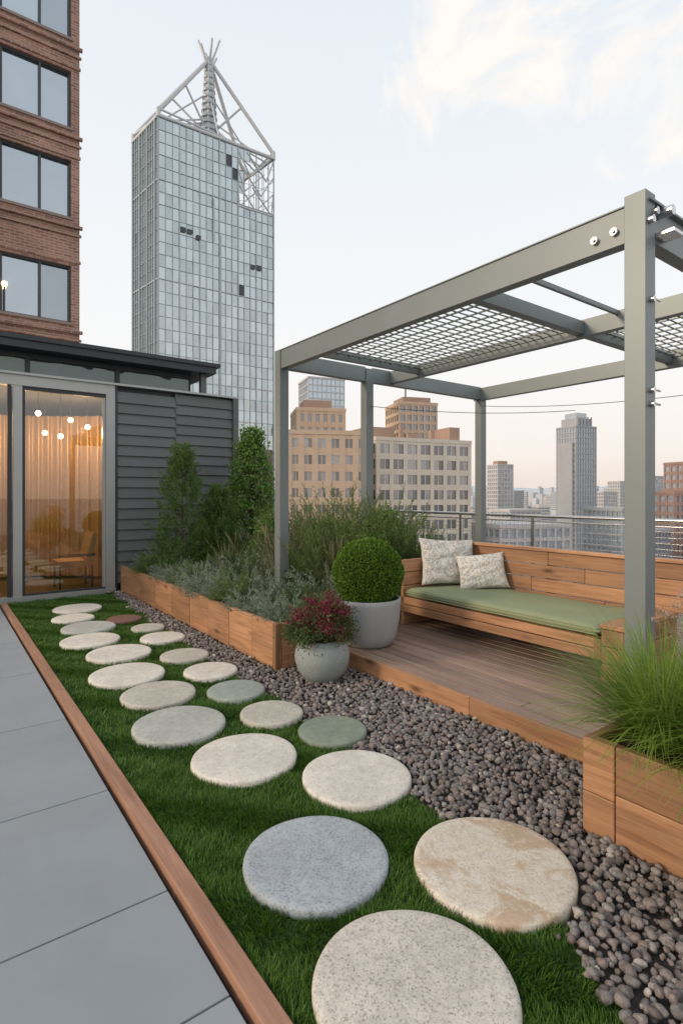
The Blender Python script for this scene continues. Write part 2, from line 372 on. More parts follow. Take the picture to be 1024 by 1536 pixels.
# pillows
m_pil,nt,bs=base_mat('patterned_pillow_fabric')
v=coords(nt); f=noise(nt,v,7,4,.6,2.5)
k=ramp(nt,f,[(.44,0.0),(.475,1.0),(.5,1.0),(.53,0.0)]); f2=noise(nt,v,14,3,.5,1.5); k2=ramp(nt,f2,[(.58,0.0),(.63,1.0)])
c=mix_c(nt,math_n(nt,'MULTIPLY',k,.8),(.74,.70,.64),(.27,.26,.25)); c=mix_c(nt,math_n(nt,'MULTIPLY',k2,.4),c,(.42,.36,.28))
lk(nt,c,bs.inputs['Base Color']); bs.inputs['Roughness'].default_value=.95; bump(nt,bs,noise(nt,v,300,2),.3,.002)
def pillow(loc,w,h,t,rot):
    b=MB(); n=40; u=np.linspace(-1,1,n); U,V_=np.meshgrid(u,u,indexing='ij')
    prof=(np.clip(1-U**2,0,1)**.5)*(np.clip(1-V_**2,0,1)**.5)
    X=U*w/2*(1-.09*np.cos(V_*np.pi/2)*U**4); Z=V_*h/2*(1-.09*np.cos(U*np.pi/2)*V_**4)
    wr=(.007*np.sin(U*7+V_*5)+.005*np.sin(V_*13-U*4)+.008*np.sin(9*np.arctan2(V_,U))*(U**2+V_**2))*prof
    for sgn in (1,-1):
        P=np.stack([X,-sgn*(t/2*prof**.8)+wr,Z],2).reshape(-1,3); i,j_=np.meshgrid(np.arange(n-1),np.arange(n-1),indexing='ij'); q=(i*n+j_).ravel()
        F=np.stack([q,q+n,q+n+1,q+1],1); F=F if sgn>0 else F[:,::-1]
        b.add(P,F,m_pil,True)
    o=b.build('throw_pillow',loc=loc); o.rotation_euler=rot; return o
pillow((4.74,4.33,.83),.68,.54,.20,(math.radians(-16),math.radians(3),math.radians(-22)))
pillow((4.90,3.97,.745),.54,.41,.18,(math.radians(-22),math.radians(-6),math.radians(-42)))
# ------------------------------------------------------------------ pergola
b=MB(); Xf,Xm,Xb=3.3,5.0,6.9; Yn,Yf=1.53,5.62; zb,zt=3.075,3.285; p=.06
for (x,y,z0,z1) in ((Xf,Yn,.15,3.34),(Xf,Yf,.0,zt+.01),(Xb,Yf,.0,zb),(Xb,Yn,.15,zb),(4.6,Yf,.0,zt-.03)):
    b.box((x-p,y-p,z0),(x+p,y+p,z1),m_steel)
    b.box((x-p-.03,y-p-.03,z0),(x+p+.03,y+p+.03,z0+.012),m_steel)
b.box((Xf-.045,Yn+p+.002,zb),(Xf+.045,Yf-p-.002,zt),m_steel)
b.box((Xf-.055,Yn+p+.002,zt),(Xf+.07,Yf+.05,zt+.01),m_steel)
b.box((Xb-.05,Yn-.1,zb+.002),(Xb+.05,Yf+.1,zt-.02),m_steel)
b.box((Xm-.045,Yn+.05,zb+.03),(Xm+.045,Yf-.05,zt-.02),m_steel)
b.box((Xf+p+.002,Yf-.045,zb+.01),(4.6-p-.002,Yf+.045,zt-.01),m_steel); b.box((4.6+p+.002,Yf-.045,zb+.01),(Xb-.052,Yf+.045,zt-.01),m_steel)
b.box((Xf+p+.002,Yn-.045,zb),(Xb-.052,Yn+.045,zt),m_steel); b.box((Xf-.02,Yn-.075,zt),(Xb+.05,Yn+.075,zt+.015),m_steel)
for y in (2.85,):
    b.box((Xf+.047,y-.045,zb+.05),(Xm-.047,y+.045,zt-.04),m_steel); b.box((Xm+.047,y-.045,zb+.05),(Xb-.052,y+.045,zt-.04),m_steel)
b.box((Xf+.047,2.48,zt-.06),(Xm-.047,2.51,zt-.02),m_steel)
def grate(x0,x1,y0,y1,z):
    n=int((x1-x0)/.15)
    for i in range(n+1):
        x=x0+(x1-x0)*i/n; b.box((x-.007,y0,z),(x+.007,y1,z+.014),m_steel)
    n=int((y1-y0)/.09)
    for i in range(n+1):
        y=y0+(y1-y0)*i/n; b.box((x0,y-.008,z+.015),(x1,y+.008,z+.023),m_steel)
grate(Xf+.05,Xm-.05,2.9,5.0,zt-.1); grate(Xm+.05,Xb-.06,1.6,2.8,zt-.1)
b.box((Xf+.047,5.005,zb+.06),(Xm-.047,5.06,zt-.05),m_steel)
# bolts and fittings on the near corner
for (y,z) in ((Yn+.12,3.16),(Yn+.24,3.15)): b.tube((Xf-.045,y,z),(Xf-.07,y,z),.022,m_chrome); b.tube((Xf-.07,y,z),(Xf-.085,y,z),.011,m_chrome)
for (x,z) in ((Xf+.03,3.23),(Xf-.02,3.17)): b.tube((x,Yn-p,z),(x,Yn-p-.03,z),.022,m_chrome)
b.box((Xf+.065,Yn-.16,3.1),(Xf+.2,Yn-.05,3.12),m_chrome); b.tube((Xf+.13,Yn-.05,3.25),(Xf+.13,Yn-.13,3.25),.03,m_chrome)
for z in (2.72,2.20,2.12): b.tube((Xf+.0,Yn-p,z),(Xf+.0,Yn-p-.025,z),.018,m_chrome); b.tube((Xf,Yn-p-.02,z),(Xf+.07,Yn-p-.02,z),.007,m_chrome)
b.build('steel_pergola',bevel=.004)
def cable(p0,p1,sag,r=.004):
    b=MB(); P=[np.array(p0)*(1-t)+np.array(p1)*t-np.array([0,0,sag*4*t*(1-t)]) for t in np.linspace(0,1,17)]
    for a,c in zip(P[:-1],P[1:]): b.tube(a,c,r,m_dark,n=6,caps=False)
    return b
b=cable((4.6,5.55,2.76),(6.84,4.0,2.72),.06)
for q in cable((6.85,5.55,2.98),(6.85,1.6,2.75),.10).ch: b.ch.append(q)
b.build('string_light_cable')
# ------------------------------------------------------------------ railing
b=MB(); X=7.45
b.tube((X,-2.4,1.27),(X,9.4,1.27),.026,m_chrome); b.tube((X,-2.4,1.19),(X,9.4,1.19),.012,m_chrome)
for y in np.arange(-2.2,9.5,1.45): b.box((X-.02,y-.025,-.04),(X+.02,y+.025,1.25),m_chrome)
for z in np.arange(.15,1.15,.075): b.tube((X,-2.4,z),(X,9.4,z),.0035,m_chrome,n=5,caps=False)
for y in np.arange(-2.4,9.4,.075): b.tube((X+.004,y,.1),(X+.004,y,1.18),.0022,m_chrome,n=4,caps=False)
b.build('steel_railing')
# ------------------------------------------------------------------ pots and plants
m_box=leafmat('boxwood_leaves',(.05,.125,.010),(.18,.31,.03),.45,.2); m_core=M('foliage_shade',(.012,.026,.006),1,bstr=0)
m_con=leafmat('conifer_needles',(.055,.125,.025),(.17,.26,.065))
m_bark=M('bark',(.10,.07,.05),.9,bscale=40,bstr=.6)
m_fine=leafmat('fine_green_needles',(.08,.135,.035),(.24,.30,.10),.55,.35)
m_fine2=leafmat('dark_green_needles',(.05,.10,.03),(.14,.20,.06),.55,.35)
m_silv=leafmat('silver_green_leaves',(.16,.22,.14),(.40,.45,.35),.6,.3)
m_leaf=leafmat('broad_leaves',(.06,.15,.02),(.24,.38,.08),.4,.35)
m_grass=leafmat('fountain_grass_blades',(.12,.23,.02),(.36,.48,.09),.45,.4)
m_seed=leafmat('seed_heads',(.34,.26,.17),(.50,.40,.29),.8,.3)
m_red=leafmat('burgundy_flowers',(.11,.010,.028),(.40,.035,.10),.5,.3)
m_pink=leafmat('dry_pink_flowers',(.38,.28,.23),(.62,.52,.45),.7,.3)
b=MB(); b.lathe([(.001,0),(.20,0),(.235,.02),(.275,.10),(.305,.25),(.318,.40),(.32,.445),(.314,.452),(.296,.452),(.290,.44),(.29,.39)],(0,0,0),m_pot,n=64)
b.add([(.29*math.cos(t),.29*math.sin(t),.40) for t in np.arange(32)*math.pi/16],[list(range(32))],m_soil)
N=26000; d=unit(rng.normal(size=(N,3))); R=.335*(1+.02*np.sin(d[:,0]*9)*np.sin(d[:,1]*8+d[:,2]*7)+.016*np.sin(d[:,0]*21)*np.sin(d[:,1]*23+d[:,2]*19))
rad=R*(1-.12*rng.uniform(0,1,N)**2); c=d*rad[:,None]*np.array([1,1,.97])+np.array([0,0,.69])
v,f=leaves(c,d*.8+rng.normal(0,.6,(N,3))+[0,0,.2],rng.uniform(.012,.028,N),rng.uniform(.008,.014,N)); b.add(v,f,m_box)
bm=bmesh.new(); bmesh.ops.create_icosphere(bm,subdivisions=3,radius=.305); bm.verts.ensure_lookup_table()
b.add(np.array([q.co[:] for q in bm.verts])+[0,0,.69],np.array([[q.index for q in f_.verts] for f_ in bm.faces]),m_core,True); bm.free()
b.tube((0,0,.38),(0,0,.5),.03,m_bark); b.build('potted_boxwood_ball',loc=(3.40,4.14,.151))
b=MB(); b.lathe([(.001,0),(.13,0),(.16,.012),(.205,.08),(.232,.16),(.238,.21),(.225,.28),(.19,.335),(.172,.35),(.160,.35),(.155,.34),(.155,.30)],(0,0,0),m_pot2,n=64)
b.add([(.155*math.cos(t),.155*math.sin(t),.31) for t in np.arange(32)*math.pi/16],[list(range(32))],m_soil)
N=85
for k in range(N):
    d=unit(rng.normal(size=(1,3)))[0]; d[2]=abs(d[2]); e=np.array([0,0,.36])+d*np.array([.29,.29,.40])*rng.uniform(.6,1)
    b.tube((0,0,.30),e,.004,m_bark,.0015,n=4,caps=False)
    mt=m_red if e[2]>.5+rng.uniform(-.08,.1) or rng.uniform()<.3 else m_fine2
    n=110; c=e+rng.normal(0,.03,(n,3)); v,f=leaves(c,rng.normal(size=(n,3))+[0,0,.5],rng.uniform(.018,.04,n),rng.uniform(.006,.015,n)); b.add(v,f,mt)
    n=70; c=e+rng.normal(0,.045,(n,3)); v,f=leaves(c,rng.normal(size=(n,3))+d,rng.uniform(.02,.045,n),.01); b.add(v,f,m_fine2)
b.build('potted_burgundy_flowers',loc=(2.70,3.91,.01))
def conifer(H,R,seed):
    r=np.random.default_rng(seed); b=MB(); b.tube((0,0,-.05),(0,0,H*.9),.025,m_bark,.006)
    for k in range(560):
        h=r.uniform(0.02,1)**1.15; rr=R*(1-h)**.7*(.85+.25*math.sin(k*1.7))*r.uniform(.15,1)**.45+.01; a=r.uniform(0,6.283)
        e=np.array([rr*math.cos(a),rr*math.sin(a),h*H])
        if k%5==0: b.tube((0,0,max(0,e[2]-rr*.6)),e,.006,m_bark,.002,n=4,caps=False)
        n=44; t=r.uniform(0,1,n)[:,None]; dr=unit(np.array([[math.cos(a)*.6,math.sin(a)*.6,.9]])+r.normal(0,.15,(1,3)))
        c=e+dr*t*.17+r.normal(0,.012,(n,3)); v,f=leaves(c,dr+r.normal(0,.55,(n,3)),r.uniform(.03,.06,n),.009,r); b.add(v,f,m_con)
    return b
conifer(1.9,.56,3).build('conifer_shrub',loc=(3.10,8.3,.37))
conifer(1.25,.42,5).build('conifer_shrub',loc=(3.62,8.1,.37))
def leafy(H,R,n,mat,seed,ls=.05):
    r=np.random.default_rng(seed); b=MB(); b.tube((0,0,-.05),(0,0,H*.6),.03,m_bark,.012)
    for k in range(n):
        h=r.uniform(.1,1); rr=R*math.sin(min(1,(1.15-h)*1.4)*1.57)*r.uniform(.1,1)**.5; a=r.uniform(0,6.283); e=np.array([rr*math.cos(a),rr*math.sin(a),h*H])
        if k%3==0: b.tube((0,0,e[2]*.6),e,.007,m_bark,.002,n=4,caps=False)
        q=26; c=e+r.normal(0,.05,(q,3)); v,f=leaves(c,r.normal(size=(q,3))+[0,0,-.2],r.uniform(.7,1.2,q)*ls,ls*.55,r); b.add(v,f,mat)
    return b
leafy(2.35,.42,360,m_leaf,4,.06).build('climbing_ivy_tree',loc=(4.5,8.7,.37))
lbush=leafy(1.0,.42,170,m_leaf,8,.05).mesh('leafy_shrub')
def needle_bush(ns,H,spread,nl,npn,mat,seed,nw=.004,basr=.08,droop=.3):
    r=np.random.default_rng(seed); b=MB(); C=[];D=[]
    for k in range(ns):
        a=r.uniform(0,6.283); ln=r.uniform(0,1)**.7*spread; L=H*r.uniform(.55,1.0)*(1-.2*ln)
        p=np.array([math.cos(a)*basr*r.uniform(0,1),math.sin(a)*basr*r.uniform(0,1),-.02]); seg=6; pts=[p]
        for s_ in range(seg):
            th=ln+droop*(s_/seg)*r.uniform(.3,1.6); p=p+L/seg*np.array([math.sin(th)*math.cos(a),math.sin(th)*math.sin(a),math.cos(th)]); pts.append(p)
        for s_ in range(seg):
            if s_%2==0: b.tube(pts[s_],pts[min(seg,s_+2)],.0025,mat,.0015,n=3,caps=False)
            m_=npn//seg; t=r.uniform(0,1,m_)[:,None]
            if s_==0: continue
            C.append(pts[s_]*(1-t)+pts[s_+1]*t); D.append(unit((pts[s_+1]-pts[s_])[None])*.9+r.normal(0,.6,(m_,3)))
    C=np.vstack(C);D=np.vstack(D); v,f=leaves(C,D,nl*r.uniform(.6,1.3,len(C)),nw,r); b.add(v,f,mat); return b
tall=[needle_bush(60,1.3,.5,.055,140,m_fine,s,nw=.008).mesh('feathery_shrub') for s in (1,2)]
tall.append(needle_bush(60,1.15,.65,.055,140,m_fine2,3,nw=.009).mesh('feathery_shrub'))
silv=[needle_bush(100,.42,1.1,.035,84,m_silv,s,nw=.006,basr=.1,droop=.6).mesh('silver_groundcover') for s in (4,5)]
grn=[needle_bush(100,.45,1.0,.035,84,m_fine2,6,nw=.007,basr=.1,droop=.6).mesh('green_groundcover'), needle_bush(100,.5,1.0,.035,84,m_fine,7,nw=.007,basr=.1,droop=.6).mesh('green_groundcover')]
def tuft(n,L,w,spread,curl,mat,seed,seeds=0,basr=.07):
    r=np.random.default_rng(seed); b=MB(); a=r.uniform(0,6.283,n); q=basr*r.uniform(0,1,n)**.5
    base=np.stack([q*np.cos(a),q*np.sin(a),np.full(n,-.01)],1); LL=L*r.uniform(.55,1,n)
    v,f=blades(base,a+r.normal(0,.5,n),LL,np.full(n,w),r.uniform(0,1,n)*spread,curl*r.uniform(.3,1.2,n),6); b.add(v,f,mat,True)
    for k in range(seeds):
        a=r.uniform(0,6.283); th=r.uniform(.05,.6); d=np.array([math.sin(th)*math.cos(a),math.sin(th)*math.sin(a),math.cos(th)]); e=d*L*r.uniform(.9,1.25)
        b.tube((0,0,0),e,.0022,m_seed,.001,n=3,caps=False); m_=60; t=r.uniform(0,1,m_)[:,None]
        v,f=leaves(e-d*.16*t,np.repeat(d[None],m_,0)+r.normal(0,.4,(m_,3)),.022,.003,r); b.add(v,f,m_seed)
    return b
gr_mid=tuft(420,.9,.007,.5,1.0,m_fine,9,12).mesh('ornamental_grass')
gr_red=tuft(260,.75,.006,.6,.9,m_seed,12,26).mesh('ornamental_grass')
for i,(x,y) in enumerate([(2.74+.05*math.sin(k*2.1),4.62+k*.36) for k in range(13)]): inst('silver_groundcover',silv[i%2] if i%4!=3 else grn[1],(x,y,.36),i*1.3,random.uniform(.75,1.0))
for i in range(12): inst('silver_groundcover' if i%4 else 'green_groundcover',silv[i%2] if i%4 else grn[0],(3.12+.08*math.sin(i*1.7),4.85+i*.4,.36),i*2.1,random.uniform(.95,1.25))
for i in range(9): inst('green_groundcover' if i%2 else 'silver_groundcover',(grn[0] if i%2 else silv[1]),(3.5+.1*math.sin(i*1.3),5.0+i*.42,.36),i*1.1,random.uniform(1.1,1.5))
for (x,y,s,k) in ((3.75,5.45,.9,0),(4.1,5.3,1.1,1),(4.5,5.2,1.15,0),(4.95,5.1,.85,1),(3.95,6.1,1.05,2),(4.4,6.05,1.25,0),(4.95,5.9,1.1,2),(5.4,5.4,.75,1),(5.5,6.2,.85,0),(3.95,7.0,.9,1),(4.5,7.1,1.1,2),(5.2,7,1.0,1),(4.1,8.0,.75,2),(4.8,7.8,.9,0),(5.4,8.2,1,2)):
    inst('feathery_shrub',tall[k],(x,y,.36),x*7+y,(s*.95,s*.95,s*random.uniform(.92,1.12)))
for (x,y,s) in ((3.5,5.7,.85),(3.6,6.7,.85),(3.9,4.98,.75),(4.2,5.5,1.15),(5.1,5.5,.9),(3.6,7.6,.7)): inst('ornamental_grass',gr_mid,(x,y,.36),x*5,s)
for (x,y,s) in ((3.55,6.15,.9),(3.75,5.15,.85),(4.0,6.5,1.2),(3.3,7.1,.65)): inst('ornamental_grass',gr_red,(x,y,.36),x*5,s)
for (x,y,s) in ((4.15,4.98,.75),(4.75,5.5,1.0),(5.25,5.05,.62),(4.1,7.2,.9),(3.75,8.85,.8)): inst('leafy_shrub',lbush,(x,y,.36),x*5,s)
fg=tuft(1500,.80,.0065,.8,1.5,m_grass,11,0,.10).mesh('fountain_grass')
for (x,y,s) in ((2.80,1.20,.95),(2.74,.85,.95),(2.80,.45,1.0),(2.8,.0,1.0)): inst('fountain_grass',fg,(x,y,.40),x*9+y*3,s)
def dryfl(seed):
    r=np.random.default_rng(seed); b=MB()
    for k in range(80):
        a=r.uniform(0,6.283); th=r.uniform(0,.55); d=np.array([math.sin(th)*math.cos(a),math.sin(th)*math.sin(a),math.cos(th)]); e=d*r.uniform(.45,.80)
        b.tube((0,0,0),e,.002,m_seed,.001,n=3,caps=False)
        for q in range(5):
            c=e+r.normal(0,.035,3); b.tube(e-d*.1,c,.001,m_seed,n=3,caps=False); n=14; v,f=leaves(c+r.normal(0,.008,(n,3)),r.normal(size=(n,3)),.012,.008,r); b.add(v,f,m_pink)
    return b
df=dryfl(2).mesh('dried_flower_plant')
for (x,y,s) in ((2.97,.92,1.0),(2.96,.65,1.0),(3.0,.4,1.0)): inst('dried_flower_plant',df,(x,y,.45),x*8+y,s)
# ------------------------------------------------------------------ glass pavilion
YB=9.6
m_gl=glass_see('door_glass',(.86,.84,.78),.09); m_glc=glass_win('clerestory_glass',(.035,.045,.04),.18,(.6,.7,.68),.03,.5,.05,1.5); m_int=M('interior_wall_warm',(.46,.29,.16),.6,nscale=1.5,namt=.2)
m_intf=M('interior_floor',(.14,.10,.07),.3); m_curt=M('curtain_fabric',(.50,.35,.20),.4,.35,nscale=4,namt=.12,stretch=(6,6,.5),bstr=0)
m_bulb=emis('warm_bulb',(1,.66,.34),22); m_roof=M('roof_membrane',(.06,.065,.07),.8)
b=MB()
b.box((-3.5,YB-.02,3.26),(2.44,YB+.12,3.42),m_alu); b.box((-3.5,YB-.06,3.42),(4.66,YB+.2,3.455),m_alu)
b.box((2.29,YB-.03,0),(2.43,YB+.10,3.258),m_alu)
b.box((.97,YB-.01,.0),(1.09,YB+.09,3.258),m_alu); b.box((.90,YB+.0,.0),(.955,YB+.06,3.258),m_dark)
b.box((1.092,YB+.01,.08),(1.13,YB+.07,3.2),m_dark); b.box((2.245,YB+.01,.08),(2.288,YB+.07,3.2),m_alu)
b.box((1.092,YB+.01,3.2),(2.288,YB+.07,3.258),m_dark)
b.box((-3.5,YB-.04,-.04),(2.44,YB+.1,.05),m_alu); b.box((1.092,YB+.01,.052),(2.288,YB+.07,.08),m_dark)
for x in (-.4,-1.9): b.box((x,YB,.05),(x+.1,YB+.08,3.258),m_alu)
b.box((-3.5,YB+.035,.05),(2.26,YB+.045,3.24),m_gl)
b.box((2.44,YB+.09,0),(4.6,YB+.2,3.42),m_dark); b.box((4.56,YB-.05,0),(4.66,YB+.3,3.42),m_louv); b.box((2.432,YB-.02,0),(2.47,YB+.09,3.42),m_dark)
for (x0,x1,off) in ((2.475,3.46,0),(3.48,4.555,.06)):
    z=.12+off
    while z<3.3:
        b.box((x0,YB+.0,z),(x1,YB+.02,z+.185),m_louv,rot=Matrix.Rotation(math.radians(-11),3,'X')); z+=.178
b.box((3.462,YB-.01,0),(3.478,YB+.09,3.4),m_louv)
b.box((-3.5,YB+.2,3.3),(4.66,14.5,3.44),m_roof); b.box((-3.5,14.5,0),(4.66,14.62,3.44),m_int); b.box((4.58,YB+.3,0),(4.66,14.5,3.298),m_louv)
b.box((-3.5,YB+.1,-.04),(4.5,14.5,.0),m_intf); b.box((2.9,YB+.2,0),(3.0,14.5,3.3),m_int); b.box((-3.6,YB+.1,0),(-3.5,14.62,3.3),m_int)
n=260; xs=np.linspace(.6,2.85,n); yc=12.1-1.3*((xs-.6)/2.25)**2+.05*np.sin(xs*42)
V=[];
for x,y in zip(xs,yc): V+=[(x,y,.05),(x,y,3.1)]
b.add(V,[(2*i,2*i+2,2*i+3,2*i+1) for i in range(n-1)],m_curt,True)
b.box((-3.4,10.25,3.445),(3.95,10.28,3.90),m_glc)
for x in np.arange(-3.0,4.0,1.4): b.box((x,10.2,3.446),(x+.07,10.248,3.90),m_dark)
b.box((-3.4,10.19,3.82),(3.98,10.249,3.90),m_dark); b.box((-3.4,10.19,3.446),(3.98,10.247,3.52),m_dark); b.box((3.951,10.25,3.446),(3.99,12.4,3.90),m_dark)
b.box((-3.5,9.82,3.90),(4.33,12.6,4.02),m_dark); b.box((-3.5,9.78,4.021),(4.40,12.65,4.09),m_dark)
b.box((4.1,10.0,3.446),(4.2,10.1,3.90),m_louv)
for (x,y,z) in ((1.15,10.7,2.85),(1.6,11.0,2.7),(2.2,10.5,2.8),(.2,10.8,2.8),(1.4,10.3,2.95),(2.0,10.9,2.95),(.75,10.6,2.9),(1.75,10.4,2.6)):
    b.tube((x,y,z+.05),(x,y,3.3),.006,m_dark,n=5); b.lathe([(.001,-.045),(.03,-.035),(.045,0),(.03,.035),(.001,.045)],(x,y,z),m_bulb,n=14)
pav=b.build('glass_pavilion')
for i,(x,y,z) in enumerate(((1.15,10.7,2.7),(2.1,10.4,2.7),(.1,10.8,2.7))):
    l=bpy.data.lights.new('warm_lamp','POINT'); l.energy=46; l.color=(1,.64,.33); l.shadow_soft_size=.08
    o=bpy.data.objects.new('warm_lamp',l); o.location=(x,y,z); scene.collection.objects.link(o); o.parent=pav
b=MB(); cx,cy=1.95,10.4
b.box((cx-.28,cy-.28,.38),(cx+.28,cy+.28,.48),m_int); b.box((cx+.2,cy-.28,.48),(cx+.28,cy+.28,.95),m_curt,rot=Matrix.Rotation(.25,3,'Y'))
for sx in (-.25,.25):
    for sy in (-.25,.25): b.tube((cx+sx,cy+sy,0),(cx+sx,cy+sy,.38),.018,m_dark)
b.box((cx-.28,cy-.33,.55),(cx+.28,cy-.28,.60),m_dark); b.build('lounge_chair',bevel=.02)
# ------------------------------------------------------------------ brick building
m_br,nt,bs=base_mat('brick_wall')
tc=nn(nt,'ShaderNodeTexCoord'); sp=nn(nt,'ShaderNodeSeparateXYZ'); lk(nt,tc.outputs['Object'],sp.inputs[0]); cb=nn(nt,'ShaderNodeCombineXYZ')
lk(nt,math_n(nt,'ADD',sp.outputs[0],sp.outputs[1]),cb.inputs[0]); lk(nt,sp.outputs[2],cb.inputs[1])
bt=nn(nt,'ShaderNodeTexBrick'); lk(nt,cb.outputs[0],bt.inputs[0]); bt.inputs['Scale'].default_value=1; bt.inputs['Brick Width'].default_value=.28; bt.inputs['Row Height'].default_value=.095
bt.inputs['Mortar Size'].default_value=.016; bt.inputs['Color1'].default_value=(.43,.21,.145,1); bt.inputs['Color2'].default_value=(.25,.115,.08,1); bt.inputs['Mortar'].default_value=(.40,.31,.26,1)
f=noise(nt,coords(nt),.8,5); c=mix_c(nt,1.0,bt.outputs[0],ramp(nt,f,[(.3,.8),(.7,1.2)]),'MULTIPLY'); lk(nt,c,bs.inputs['Base Color']); bs.inputs['Roughness'].default_value=.9
bump(nt,bs,bt.outputs['Fac'],-.5,.01)
m_bw=glass_win('brick_building_windows',(.08,.10,.115),.50,(.70,.78,.85),.02,.4,.03,.5); m_ft=M('window_frames_dark',(.06,.065,.07),.5); m_sill=M('stone_sill',(.30,.23,.20),.8)
m_blind=M('window_blind',(.42,.44,.45),.8)
b=MB(); YF=20.3; XR=4.0
sills=[-1.0+1.1,3.7,7.4,10.95,13.97,17.0,20.03,23.1]; wh=1.92
wins=[(1.69,3.74),(-.9,1.15),(-3.5,-1.45),(-6.1,-4.05),(-8.7,-6.65)]
b.box((-11,YF+.3,-60),(XR-.02,YF+14,26),m_br)
zs=[-60]+[v for s_ in sills for v in (s_,s_+wh)]+[26]
for i in range(0,len(zs),2): b.box((-11,YF,zs[i]),(XR,YF+.298,zs[i+1]),m_br)
for s_ in sills:
    xs_=[XR]+[v for w_ in wins for v in (w_[1],w_[0])]+[-11]
    for i in range(0,len(xs_),2): b.box((xs_[i+1],YF+.001,s_),(xs_[i],YF+.297,s_+wh),m_br)
    for (x0,x1) in wins:
        xm=x0+(x1-x0)*.55
        b.box((x0,YF+.2,s_),(xm,YF+.22,s_+wh),m_bw); b.box((xm,YF+.2,s_),(x1,YF+.22,s_+wh),m_bw)
        for a_,c_ in ((x0,x0+.07),(xm-.035,xm+.035),(x1-.07,x1)): b.box((a_,YF+.1,s_+.06),(c_,YF+.2,s_+wh-.06),m_ft)
        b.box((x0,YF+.1,s_),(x1,YF+.2,s_+.06),m_ft); b.box((x0,YF+.1,s_+wh-.06),(x1,YF+.2,s_+wh),m_ft)
        b.box((x0-.05,YF-.05,s_-.09),(x1+.05,YF-.001,s_-.002),m_sill)
    b.box((-11,YF-.10,s_-.36),(XR+.08,YF-.001,s_-.26),m_br); b.box((-11,YF-.06,s_-.62),(XR+.05,YF-.0012,s_-.54),m_br); b.box((-11,YF-.04,s_+wh+.1),(XR+.03,YF-.001,s_+wh+.2),m_br)
b.lathe([(.001,-.09),(.07,-.06),(.09,0),(.07,.06),(.001,.09)],(1.82,YF+.05,8.3),emis('window_lamp_glow',(1,.6,.3),5),n=16); b.box((1.80,YF+.02,7.41),(1.84,YF+.08,8.2),m_ft)
b.build('brick_apartment_building')
# ------------------------------------------------------------------ glass tower
m_tg=glass_win('tower_glass',(.25,.30,.31),.60,(.66,.73,.75),.04,.20,.22,.16); m_tm=M('tower_mullions',(.40,.44,.45),.4,.4,bstr=0); m_tw=M('tower_white_steel',(.60,.60,.60),.5,.1,bstr=0)
m_td=M('tower_dark_panel',(.06,.07,.08),.5,bstr=0)
def P(r,d): return np.array(W(r,d))
Np,Rp,Lp=P(-40,120),P(-16.8,135.6),P(-48.9,129.1); Bp=Rp+Lp-Np; ZT=84.3
b=MB()
def face(P0,P1,nc,z0,z1,pitch,skip=None,fin=.10,finstep=1,hr=.055,dk=.004):
    e=P1-P0; L=np.linalg.norm(e); e3=np.array([*e/L,0]); nrm=np.array([e3[1],-e3[0],0]); rows=int(round((z1-z0)/pitch)); V=[]
    Vd=[]
    for i in range(nc):
        for j in range(rows):
            za=z0+(z1-z0)*j/rows; zc=z0+(z1-z0)*(j+1)/rows; u0,u1=i/nc,(i+1)/nc
            if skip and skip((u0+u1)/2,(za+zc)/2): continue
            a,c=rng.normal(0,.012,2)*L/nc; q=[]
            for (u,z,sa,sc) in ((u0,za,-1,-1),(u1,za,1,-1),(u1,zc,1,1),(u0,zc,-1,1)):
                q.append(np.array([*(P0+e*u),z])+nrm*(a*sa+c*sc))
            (Vd if (rng.uniform()<dk) else V).extend(q)
    b.add(V,np.arange(len(V)).reshape(-1,4),m_tg)
    if Vd: b.add(Vd,np.arange(len(Vd)).reshape(-1,4),m_td)
    for i in range(0,nc+1,finstep):
        p_=P0+e*i/nc+nrm[:2]*.12; b.tube((*p_,z0),(*p_,z1),fin*(1.6 if i%3==0 else .8),m_tm,n=4,smooth=False,caps=False)
    for j in range(rows+1):
        z=z0+(z1-z0)*j/rows; p_=P0+nrm[:2]*.1; q_=P1+nrm[:2]*.1; b.tube((*p_,z),(*q_,z),hr*(2.4 if j%8==0 else 1),m_tm,n=4,smooth=False,caps=False)
op=lambda u,z: z>ZT-14 and u>.70+.12*math.sin(z*1.3)*.5
face(Np,Rp,18,-60,ZT,2.7,op); face(Lp,Np,10,-60,ZT,2.7,None,.22,1,.08,.03)
face(Bp,Lp,12,-60,ZT,5.4,lambda u,z:z>ZT-14 and u<.45); face(Rp,Bp,6,-60,ZT,5.4,lambda u,z:z>ZT-14)
# recessed dark slots on the main face
e=Rp-Np; nrm=np.array([e[1],-e[0]])/np.linalg.norm(e)
for (u0,u1,z0_,z1_) in ((.17,.215,60.4,61.5),(.225,.27,60.4,61.4),(.30,.34,59.6,60.6),(.78,.82,56,57),(.83,.88,56,57.2),(.44,.455,60.0,70.0),(.50,.515,-10,62)):
    a_=Np+e*u0+nrm*.3; c_=Np+e*u1+nrm*.3; b.add([(*a_,z0_),(*c_,z0_),(*c_,z1_),(*a_,z1_)],[(0,1,2,3)],m_td if u1-u0>.02 else m_tm)
for z0_,z1_,cut in ((-60,ZT-14,1.0),(ZT-14,ZT-.5,.62)):
    pts=[Np+(Rp-Np)*.02+(Lp-Np)*.03,Np+(Rp-Np)*cut*.98+(Lp-Np)*.03,Np+(Rp-Np)*cut*.98+(Lp-Np)*.97,Np+(Rp-Np)*.02+(Lp-Np)*.97]
    v=[(*p_,z0_) for p_ in pts]+[(*p_,z1_) for p_ in pts]; b.add(v,[(4,5,6,7),(0,1,5,4),(1,2,6,5),(2,3,7,6),(3,0,4,7)],m_td if z1_<ZT-1 else m_tg)
